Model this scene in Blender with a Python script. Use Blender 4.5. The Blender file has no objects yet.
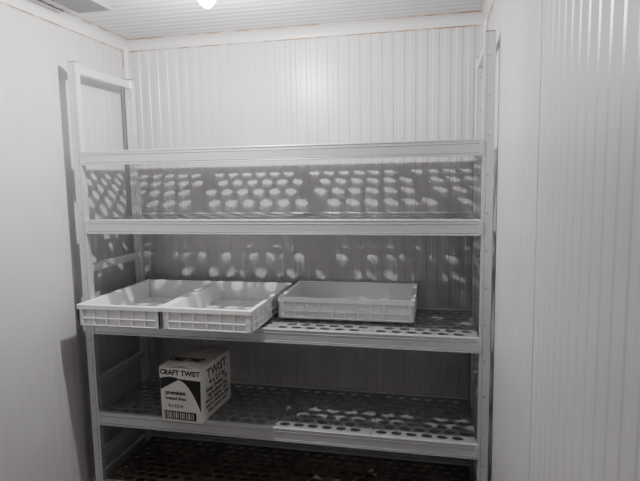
import bpy, bmesh, math, random
from mathutils import Vector, Matrix
random.seed(3)
C=bpy.context.collection
# ---------------------------------------------------------------- dimensions
W=1.85; D=.484; ZT=2.142
ZS=[1.74,1.4255,.946,.4915,.14]
XL=-.065; XR=1.866; YB=.585; YF=-2.75; H=2.372
# ---------------------------------------------------------------- materials
def mat(name,col,rough=.5,metal=0,noise=None,bump=0,spec=None,emit=None):
    m=bpy.data.materials.new(name); m.use_nodes=True
    nt=m.node_tree; b=nt.nodes['Principled BSDF']
    b.inputs['Base Color'].default_value=(*col,1); b.inputs['Roughness'].default_value=rough
    b.inputs['Metallic'].default_value=metal
    if spec is not None: b.inputs['Specular IOR Level'].default_value=spec
    if emit: 
        b.inputs['Emission Color'].default_value=(*emit[0],1); b.inputs['Emission Strength'].default_value=emit[1]
    if noise:
        col2,scale,lo,hi=noise
        tc=nt.nodes.new('ShaderNodeTexCoord'); n=nt.nodes.new('ShaderNodeTexNoise')
        n.inputs['Scale'].default_value=scale; n.inputs['Detail'].default_value=5
        r=nt.nodes.new('ShaderNodeValToRGB')
        r.color_ramp.elements[0].position=lo; r.color_ramp.elements[0].color=(*col,1)
        r.color_ramp.elements[1].position=hi; r.color_ramp.elements[1].color=(*col2,1)
        nt.links.new(tc.outputs['Object'],n.inputs['Vector']); nt.links.new(n.outputs['Fac'],r.inputs['Fac'])
        nt.links.new(r.outputs['Color'],b.inputs['Base Color'])
        if bump:
            bp=nt.nodes.new('ShaderNodeBump'); bp.inputs['Strength'].default_value=bump; bp.inputs['Distance'].default_value=.01
            nt.links.new(n.outputs['Fac'],bp.inputs['Height']); nt.links.new(bp.outputs['Normal'],b.inputs['Normal'])
    return m
M_wall=mat('coldroom_panel_white',(.525,.513,.513),.33,0,((.465,.453,.453),2.5,.35,.75))
M_wallF=mat('front_wall_fill_cut_grey',(.25,.25,.25),.5)  # unseen wall behind camera, grey darkened to cut bounced fill light
M_ceil=mat('coldroom_ceiling_white',(.53,.52,.525),.30,0,((.48,.47,.475),2.0,.35,.75))
M_trim=mat('cove_trim_white',(.56,.545,.54),.4)
M_seal=mat('stained_sealant',(.30,.16,.08),.8,0,((.50,.45,.41),14,.42,.60))
M_joint=mat('panel_joint_dark',(.25,.245,.24),.8)
M_floor=mat('dark_floor',(.10,.085,.075),.6,0,((.17,.15,.13),6,.4,.7),.3)
M_alu=mat('anodised_aluminium',(.68,.69,.71),.36,.6)
M_aluD=mat('aluminium_groove',(.36,.365,.38),.5,.5)
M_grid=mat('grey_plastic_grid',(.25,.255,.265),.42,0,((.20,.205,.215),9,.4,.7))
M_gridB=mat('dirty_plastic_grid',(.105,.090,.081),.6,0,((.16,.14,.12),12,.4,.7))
M_cap=mat('black_plastic_cap',(.03,.03,.03),.5)
M_crate=mat('white_hdpe_plastic',(.89,.89,.885),.38,0,((.86,.86,.85),5,.4,.7))
M_card=mat('white_cardboard',(.80,.77,.72),.7,0,((.73,.69,.63),7,.4,.7))
M_ink=mat('black_ink',(.02,.02,.022),.6)
M_ink2=mat('grey_ink',(.12,.12,.12),.6)
M_lampb=mat('lamp_housing_grey',(.45,.45,.46),.5)
M_lamp=mat('lamp_glass',(1,1,1),.4,0,emit=((1,.99,.985),450))
M_rubber=mat('grey_cable_box',(.16,.16,.17),.6)
# ---------------------------------------------------------------- helpers
def box(bm,x0,x1,y0,y1,z0,z1,mi=0):
    vs=[bm.verts.new(p) for p in ((x0,y0,z0),(x1,y0,z0),(x1,y1,z0),(x0,y1,z0),(x0,y0,z1),(x1,y0,z1),(x1,y1,z1),(x0,y1,z1))]
    for f in ((0,3,2,1),(4,5,6,7),(0,1,5,4),(1,2,6,5),(2,3,7,6),(3,0,4,7)):
        bm.faces.new([vs[i] for i in f]).material_index=mi
def finish(bm,name,mats,parent=None,loc=(0,0,0),rot=0,bevel=0,smooth=False,recalc=True):
    if recalc: bmesh.ops.recalc_face_normals(bm,faces=bm.faces)
    me=bpy.data.meshes.new(name); bm.to_mesh(me); bm.free()
    for m in mats: me.materials.append(m)
    o=bpy.data.objects.new(name,me); C.objects.link(o); o.location=loc; o.rotation_euler=(0,0,rot)
    if parent: o.parent=parent
    if bevel:
        b=o.modifiers.new('bevel','BEVEL'); b.width=bevel; b.segments=2; b.limit_method='ANGLE'
    if smooth:
        for p in me.polygons: p.use_smooth=True
    return o
def extrude_profile(name,pts,axis_a,axis_n,axis_l,origin,length,mats):
    bm=bmesh.new(); A=Vector(axis_a);N=Vector(axis_n);L=Vector(axis_l);O=Vector(origin)
    prev=None
    for a,n,mi in pts:
        v0=bm.verts.new(O+A*a+N*n); v1=bm.verts.new(O+A*a+N*n+L*length)
        if prev:
            f=bm.faces.new((prev[0],v0,v1,prev[1])); f.material_index=prev[2]
        prev=(v0,v1,mi)
    bmesh.ops.recalc_face_normals(bm,faces=bm.faces)
    s=sum((f.normal.dot(N) for f in bm.faces))
    if s<0: bmesh.ops.reverse_faces(bm,faces=bm.faces)
    return finish(bm,name,mats,recalc=False)
def rib_profile(width,first_joint,pitch=.056,panel=1.12,depth=.0024,slope=.004):
    pts=[]; js=[]; j=first_joint
    while j>0: j-=panel
    while j<width: js.append(j); j+=panel
    k=math.floor((0-first_joint)/pitch)
    x=first_joint+k*pitch
    while x<width+pitch:
        body=[(x+.028-slope/2,0,0),(x+.028+slope/2,-depth,0),(x+.055-slope,-depth,0),(x+.055,0,0)]
        if any(abs(x-j)<.01 for j in js):
            pts+=[(x-.0005,0,0),(x,-.005,1),(x+.004,-.005,0),(x+.006,0,0)]+body
        else:
            pts+=[(x,0,0)]+body
        x+=pitch
    pts=[p for p in pts if 0<p[0]<width]
    pts.sort(key=lambda p:p[0])
    return [(0,0,0)]+pts+[(width,0,0)]
# ---------------------------------------------------------------- room
extrude_profile('wall_back',rib_profile(XR-XL,.95,panel=1.2,depth=.0028),(1,0,0),(0,-1,0),(0,0,1),(XL,YB,0),H,[M_wall,M_wall])
extrude_profile('wall_left',rib_profile(YB-YF,2.15,depth=.0013,slope=.006),(0,1,0),(1,0,0),(0,0,1),(XL,YF,0),H,[M_wall,M_joint])
extrude_profile('wall_right',rib_profile(YB-YF,-.85-YF,depth=.0014,slope=.006),(0,1,0),(-1,0,0),(0,0,1),(XR,YF,0),H,[M_wall,M_joint])
extrude_profile('wall_front',rib_profile(XR-XL,.5),(1,0,0),(0,1,0),(0,0,1),(XL,YF,0),H,[M_wallF,M_joint])
extrude_profile('ceiling',rib_profile(YB-YF,2.2,depth=.0022,slope=.005),(0,1,0),(0,0,-1),(1,0,0),(XL,YF,H),XR-XL,[M_ceil,M_joint])
bm=bmesh.new(); box(bm,XL-.1,XR+.1,YF-.1,YB+.1,-.05,0); finish(bm,'floor',[M_floor])
def cove(name,p0,p1,n1,n2,r=.045):
    p0=Vector(p0);p1=Vector(p1);n1=Vector(n1);n2=Vector(n2)
    bm=bmesh.new(); prof=[]
    prof.append((n1*(r+.006)+n2*.001,1)); prof.append((n1*(r+.004)+n2*.005,0)); 
    for i in range(9):
        t=i/8*math.pi/2
        prof.append((n1*(.005+r*(1-math.sin(t)))+n2*(.005+r*(1-math.cos(t))),0))
    prof.append((n2*(r+.004)+n1*.005,1)); prof.append((n2*(r+.010)+n1*.001,0))
    prev=None
    for q,mi in prof:
        a=bm.verts.new(p0+q); b=bm.verts.new(p1+q)
        if prev: bm.faces.new((prev[0],a,b,prev[1])).material_index=prev[2]
        prev=(a,b,mi)
    bmesh.ops.recalc_face_normals(bm,faces=bm.faces)
    if sum(f.normal.dot(n1+n2) for f in bm.faces)<0: bmesh.ops.reverse_faces(bm,faces=bm.faces)
    return finish(bm,name,[M_trim,M_seal],recalc=False)
cove('trim_1',(XL,YB,H),(XR,YB,H),(0,-1,0),(0,0,-1))
cove('trim_2',(XL,YF,H),(XL,YB,H),(1,0,0),(0,0,-1))
cove('trim_3',(XR,YF,H),(XR,YB,H),(-1,0,0),(0,0,-1),r=.03)
cove('trim_4',(XL,YB,0),(XL,YB,H),(1,0,0),(0,-1,0),r=.02)
cove('trim_5',(XR,YB,0),(XR,YB,H),(-1,0,0),(0,-1,0),r=.02)
def base(name,*a):
    bm=bmesh.new(); box(bm,*a); finish(bm,name,[M_trim],bevel=.006)
base('baseboard_back',XL,XR,YB-.02,YB,0,.11)
base('baseboard_left',XL,XL+.02,YF,YB-.02,0,.11)
base('baseboard_right',XR-.012,XR,YF,YB-.02,0,.11)
# ---------------------------------------------------------------- shelving unit
def empty(name,loc=(0,0,0)):
    e=bpy.data.objects.new(name,None); C.objects.link(e); e.location=loc; e.empty_display_size=.1; return e
shelf=empty('metal_shelving_unit')
P=.042
for nm,x0 in (('frame_left',0),('frame_right',W-P)):
    bm=bmesh.new()
    for y0 in (0,D-.03):
        box(bm,x0,x0+P,y0,y0+.03,.02,ZT)
        box(bm,x0+.008,x0+P-.008,y0+.004,y0+.026,0,.02,1)
        box(bm,x0+.002,x0+P-.002,y0+.002,y0+.028,ZT,ZT+.004,1)
        gx=.011 if x0>1 else P-.0135
        box(bm,x0+gx,x0+gx+.0025,y0-.0005,y0+.001,.03,ZT-.01,2)
        z=.10
        while z<ZT-.04:
            box(bm,x0+P/2-.003,x0+P/2+.003,y0-.0006,y0+.001,z,z+.009,2); z+=.15
    for z in (ZT-.045,1.03+.15,.62,.25):
        box(bm,x0+.008,x0+P-.008,.03,D-.03,z,z+.036)
    finish(bm,nm,[M_alu,M_cap,M_aluD],shelf,bevel=.0015)
def grid_tile(bm,x0,x1,y0,y1,zt,th,ncol,nrow,hw,hh,N=12):
    fr=.008
    def quad(xa,xb,ya,yb): 
        box(bm,xa,xb,ya,yb,zt-th,zt)
    quad(x0,x1,y0,y0+fr);quad(x0,x1,y1-fr,y1);quad(x0,x0+fr,y0+fr,y1-fr);quad(x1-fr,x1,y0+fr,y1-fr)
    X0,X1,Y0,Y1=x0+fr,x1-fr,y0+fr,y1-fr
    px=(X1-X0)/(ncol+.5); py=(Y1-Y0)/nrow
    for r in range(nrow):
        off=0 if r%2==0 else px/2
        ya=Y0+r*py; yb=ya+py
        if off: quad(X0,X0+off,ya,yb)
        else: quad(X1-px/2,X1,ya,yb)
        for c in range(ncol):
            xa=X0+off+c*px; cx=xa+px/2; cy=(ya+yb)/2
            inner=[];outer=[]
            for i in range(N*2):
                t=2*math.pi*i/(N*2)
                ct,st=math.cos(t),math.sin(t)
                inner.append((cx+hw*ct,cy+hh*st))
                s=1/max(abs(ct)/(px/2),abs(st)/(py/2))
                outer.append((cx+ct*s,cy+st*s))
            for sx,sy in ((1,1),(-1,1),(-1,-1),(1,-1)):
                k=min(range(len(outer)),key=lambda i:(outer[i][0]-cx-sx*px/2)**2+(outer[i][1]-cy-sy*py/2)**2)
                outer[k]=(cx+sx*px/2,cy+sy*py/2)
            it=[bm.verts.new((a,b,zt)) for a,b in inner]; ot=[bm.verts.new((a,b,zt)) for a,b in outer]
            ib=[bm.verts.new((a,b,zt-th)) for a,b in inner]; ob=[bm.verts.new((a,b,zt-th)) for a,b in outer]
            n=len(it)
            for i in range(n):
                j=(i+1)%n
                bm.faces.new((ot[i],ot[j],it[j],it[i])); bm.faces.new((ob[j],ob[i],ib[i],ib[j]))
                bm.faces.new((it[i],it[j],ib[j],ib[i]))
for k,z in enumerate(ZS):
    nm='shelf_%d'%(k+1)
    bm=bmesh.new()
    BH=.058
    for y0,s in ((0,1),(D-.012,-1)):
        bh=BH if s==1 else .022
        box(bm,P,W-P,y0,y0+(.018 if s==1 else .012),z-bh,z+.004)
        if s==1:
            yo=-.0015
            for dz,h,mi in ((.0,.006,0),(-.012,.003,1),(-BH+.010,.003,1),(-BH+.001,.006,0)):
                box(bm,P,W-P,yo,yo+.002,z+dz-.003,z+dz-.003+h,mi)
    for x in (P-.004,W-P-.010):
        box(bm,x,x+.014,-.004,.03,z-BH+.004,z-.004)
    box(bm,W/2-.01,W/2+.01,.018,D-.012,z-.022,z-.012)
    for y0 in (.018,D-.020):
        box(bm,P,W-P,y0,y0+.008,z-.014,z-.0085)
    finish(bm,nm+'_beams',[M_alu,M_aluD],shelf,bevel=.0012)
    bm=bmesh.new()
    n=4; tw=(W-2*P-.006)/n
    for i in range(n):
        grid_tile(bm,P+.003+i*tw+.001,P+.003+(i+1)*tw-.001,.019,D-.013,z,.005,6,9,.0235,.0165)
    bmesh.ops.remove_doubles(bm,verts=bm.verts,dist=1e-5)
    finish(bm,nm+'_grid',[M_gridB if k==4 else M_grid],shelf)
# ---------------------------------------------------------------- crates
def crate(name,loc,rot,w=.415,d=.615,h=.10):
    bm=bmesh.new(); t=.005; ins=.014
    x0,x1,y0,y1=-w/2+ins,w/2-ins,-d/2+ins,d/2-ins
    box(bm,x0,x1,y0,y1,.004,.010)
    g=x0+.05
    while g<x1-.02: box(bm,g,g+.004,y0+t,y1-t,.010,.0125); g+=.05
    g=y0+.05
    while g<y1-.02: box(bm,x0+t,x1-t,g,g+.004,.010,.0125); g+=.05
    box(bm,x0,x1,y0,y0+t,.004,h);box(bm,x0,x1,y1-t,y1,.004,h)
    box(bm,x0,x0+t,y0+t,y1-t,.004,h);box(bm,x1-t,x1,y0+t,y1-t,.004,h)
    for zz,hh,o in ((h-.007,.007,0),(h*.40,.005,.002),(.010,.005,.003)):
        a,b,c,e=-w/2+o,w/2-o,-d/2+o,d/2-o
        box(bm,a,b,c,y0,zz,zz+hh);box(bm,a,b,y1,e,zz,zz+hh);box(bm,a,x0,y0,y1,zz,zz+hh);box(bm,x1,b,y0,y1,zz,zz+hh)
    a,b,c,e=-w/2,w/2,-d/2,d/2
    box(bm,a,b,c,c+.003,h-.020,h-.006);box(bm,a,b,e-.003,e,h-.020,h-.006)
    box(bm,a,a+.003,c,e,h-.020,h-.006);box(bm,b-.003,b,c,e,h-.020,h-.006)
    for q in ((x0+.008,x1-.008,y0+.008,y0+.012),(x0+.008,x1-.008,y1-.012,y1-.008)): box(bm,*q,0,.004)
    for q in ((x0+.008,x0+.012,y0+.012,y1-.012),(x1-.012,x1-.008,y0+.012,y1-.012)): box(bm,*q,0,.004)
    def ribs(L,fn):
        n=max(6,int(round(L/.062)))
        for i in range(n+1):
            fn(-L/2+L*i/n)
    r=.0022
    ribs(w-2*ins-.012,lambda p:(box(bm,p-r,p+r,-d/2+.002,y0,.012,h-.006),box(bm,p-r,p+r,y1,d/2-.002,.012,h-.006)))
    ribs(d-2*ins-.012,lambda p:(box(bm,-w/2+.002,x0,p-r,p+r,.012,h-.006),box(bm,x1,w/2-.002,p-r,p+r,.012,h-.006)))
    for sx in (-1,1):
        for sy in (-1,1):
            xs=sorted((sx*(w/2-.002),sx*(w/2-.028))); ys=sorted((sy*(d/2-.002),sy*(d/2-ins)))
            box(bm,xs[0],xs[1],ys[0],ys[1],.012,h-.006)
            xs=sorted((sx*(w/2-.002),sx*(w/2-ins))); ys=sorted((sy*(d/2-.002),sy*(d/2-.028)))
            box(bm,xs[0],xs[1],ys[0],ys[1],.012,h-.006)
    return finish(bm,name,[M_crate],loc=loc,rot=rot,bevel=.0012)
z3=ZS[2]+.0045
crate('plastic_crate',(.2585,.190,z3),0,h=.106)
crate('plastic_crate.001',(.680,.190,z3),math.radians(-.6),h=.106)
crate('plastic_crate.002',(1.229,.358,z3),math.radians(90.3),w=.415,d=.63,h=.106)
# ---------------------------------------------------------------- cardboard box
bx=empty('cardboard_box',(.502,.130,ZS[3]+.0045)); bx.rotation_euler=(0,0,math.radians(-3))
bw,bd,bh=.205,.31,.255
bm=bmesh.new(); 
bmesh.ops.create_cube(bm,size=1)
bmesh.ops.subdivide_edges(bm,edges=bm.edges[:],cuts=7,use_grid_fill=True)
def bulge(p):
    x,y,z=p
    b=lambda a:(1-4*a*a)
    X=x*bw*(1+.03*b(y)*b(z)+.05*(z+.5)*.8); Y=y*bd*(1+.02*b(x)*b(z)); Z=(z+.5)*bh+ (.006*b(x)*b(y) if z>.49 else 0)
    return Vector((X,Y,Z))
for v in bm.verts: v.co=bulge(v.co)
finish(bm,'carton',[M_card],bx,bevel=.002,smooth=False)
bm=bmesh.new()
def flap(pts,th=.003):
    a=[bm.verts.new(p) for p in pts]; b=[bm.verts.new((p[0],p[1],p[2]+th)) for p in pts]
    bm.faces.new(a[::-1]);bm.faces.new(b)
    for i in range(4): j=(i+1)%4; bm.faces.new((a[i],a[j],b[j],b[i]))
tw=bw*1.04/2
flap([(-tw,-bd/2,bh),(-.002,-bd/2,bh+.010),(-.002,bd/2,bh+.012),(-tw,bd/2,bh)])
flap([(tw,-bd/2,bh),(tw,bd/2,bh),(.002,bd/2,bh+.016),(.002,-bd/2,bh+.014)])
finish(bm,'top_flaps',[M_card],bx)
def text(body,size,fn,name,m,off=.0008):
    cu=bpy.data.curves.new(name,'FONT'); cu.body=body; cu.size=size; cu.align_x='CENTER'; cu.resolution_u=2; cu.offset=off
    o=bpy.data.objects.new(name,cu); C.objects.link(o)
    dg=bpy.context.evaluated_depsgraph_get(); me=bpy.data.meshes.new_from_object(o.evaluated_get(dg))
    bpy.data.objects.remove(o); 
    for v in me.vertices: v.co=fn(v.co.x,v.co.y)
    me.materials.clear(); me.materials.append(m)
    q=bpy.data.objects.new(name,me); C.objects.link(q); q.parent=bx
def front(u,v,o=.0012):
    p=bulge((max(-.5,min(.5,u/bw)),-.5,v/bh-.5)); return Vector((p.x,p.y-o,v))
def side(u,v,o=.0012):
    p=bulge((.5,max(-.5,min(.5,u/bd)),v/bh-.5)); return Vector((p.x+o,p.y,v))
def film(name,fn,us,lo,hi,m,o=.0008):
    bm=bmesh.new(); n=16; prev=None
    for i in range(n+1):
        u=us[0]+(us[1]-us[0])*i/n; t=i/n
        col=[bm.verts.new(fn(u,lo(t)+(hi(t)-lo(t))*j/5,o)) for j in range(6)]
        if prev:
            for j in range(5): bm.faces.new((prev[j],col[j],col[j+1],prev[j+1]))
        prev=col
    finish(bm,name,[m],bx)
film('ink_swoosh',front,(-.100,-.01),lambda t:.150+.05*t,lambda t:.203+.010*math.sin(t*2.6),M_ink)
film('ink_wedge',front,(-.01,.100),lambda t:.201-.150*t*t,lambda t:.206-.004*t,M_ink)
film('ink_barcode_frame',front,(-.088,.075),lambda t:.010,lambda t:.050,M_ink)
for i in range(14):
    u=-.083+i*.0108; film('ink_barcode_%d'%i,front,(u,u+.003+.0015*(i%3)),lambda t:.015,lambda t:.045,M_card,.0014)
text('CRAFT TWIST',.033,lambda x,y:front(x*.95,.223+y),'ink_title',M_ink,.0012)
text('premium',.028,lambda x,y:front(x-.025,.130+y),'ink_line',M_ink)
text('coated fries',.022,lambda x,y:front(x-.025,.105+y),'ink_line_small',M_ink2)
text('4 x 2.5 kg',.020,lambda x,y:front(x-.025,.070+y),'ink_weight',M_ink2)
for i,(b,s,h) in enumerate((('TWIST',.060,.195),('4 x 2.5 kg',.036,.16),('keep frozen -18',.030,.132),('ingredients list',.030,.105),('store below -18 C',.028,.08),('warm before use',.030,.055),('best before end',.026,.03))):
    text(b,s,(lambda h:(lambda x,y:side(x*1.15,h+y)))(h),'ink_side_%d'%i,M_ink)
text('CRAFT TWIST',.030,lambda x,y:Vector((x*.9,-.10+y*2,bh+.0175)),'ink_top',M_ink,.0015)
# ---------------------------------------------------------------- ceiling lamp
lx,ly=.80,-.255
lamp=empty('ceiling_lamp',(lx,ly,H))
bm=bmesh.new(); bmesh.ops.create_cone(bm,cap_ends=True,segments=32,radius1=.045,radius2=.060,depth=.035,matrix=Matrix.Translation((0,0,-.0185)))
bmesh.ops.create_cone(bm,cap_ends=True,segments=24,radius1=.020,radius2=.028,depth=.050,matrix=Matrix.Translation((0,0,-.056)))
finish(bm,'lamp_holder',[M_lampb],lamp,bevel=.002)
bm=bmesh.new(); bmesh.ops.create_uvsphere(bm,u_segments=24,v_segments=12,radius=1)
for v in bm.verts: v.co=Vector((v.co.x*.032,v.co.y*.032,v.co.z*.034-.100))
finish(bm,'bulb',[M_lamp],lamp,smooth=True)
ld=bpy.data.lights.new('bulb_light','POINT'); ld.energy=55; ld.shadow_soft_size=.010; ld.color=(1,.988,.982)
lo=bpy.data.objects.new('bulb_light',ld); C.objects.link(lo); lo.parent=lamp; lo.location=(0,0,-.146)
bm=bmesh.new(); box(bm,.10,.26,-.20,-.03,H-.035,H-.001); box(bm,.26,.745,-.20,-.185,H-.02,H-.003); box(bm,.099,.261,-.201,-.029,H-.014,H-.010)
finish(bm,'junction_box',[M_rubber],bevel=.004)
# ---------------------------------------------------------------- world + camera
w=bpy.data.worlds.new('World'); bpy.context.scene.world=w; w.use_nodes=True
w.node_tree.nodes['Background'].inputs[0].default_value=(.5,.5,.5,1); w.node_tree.nodes['Background'].inputs[1].default_value=.05
cd=bpy.data.cameras.new('camera'); co=bpy.data.objects.new('camera',cd); C.objects.link(co)
cd.sensor_width=36; cd.lens=532.3*36/640; cd.clip_start=.01
co.matrix_world=Matrix.Translation((1.6379,-2.1768,1.60))@Matrix.Rotation(.2179,4,'Z')@Matrix.Rotation(math.pi/2-.1151,4,'X')@Matrix.Rotation(-.0174,4,'Z')
bpy.context.scene.camera=co
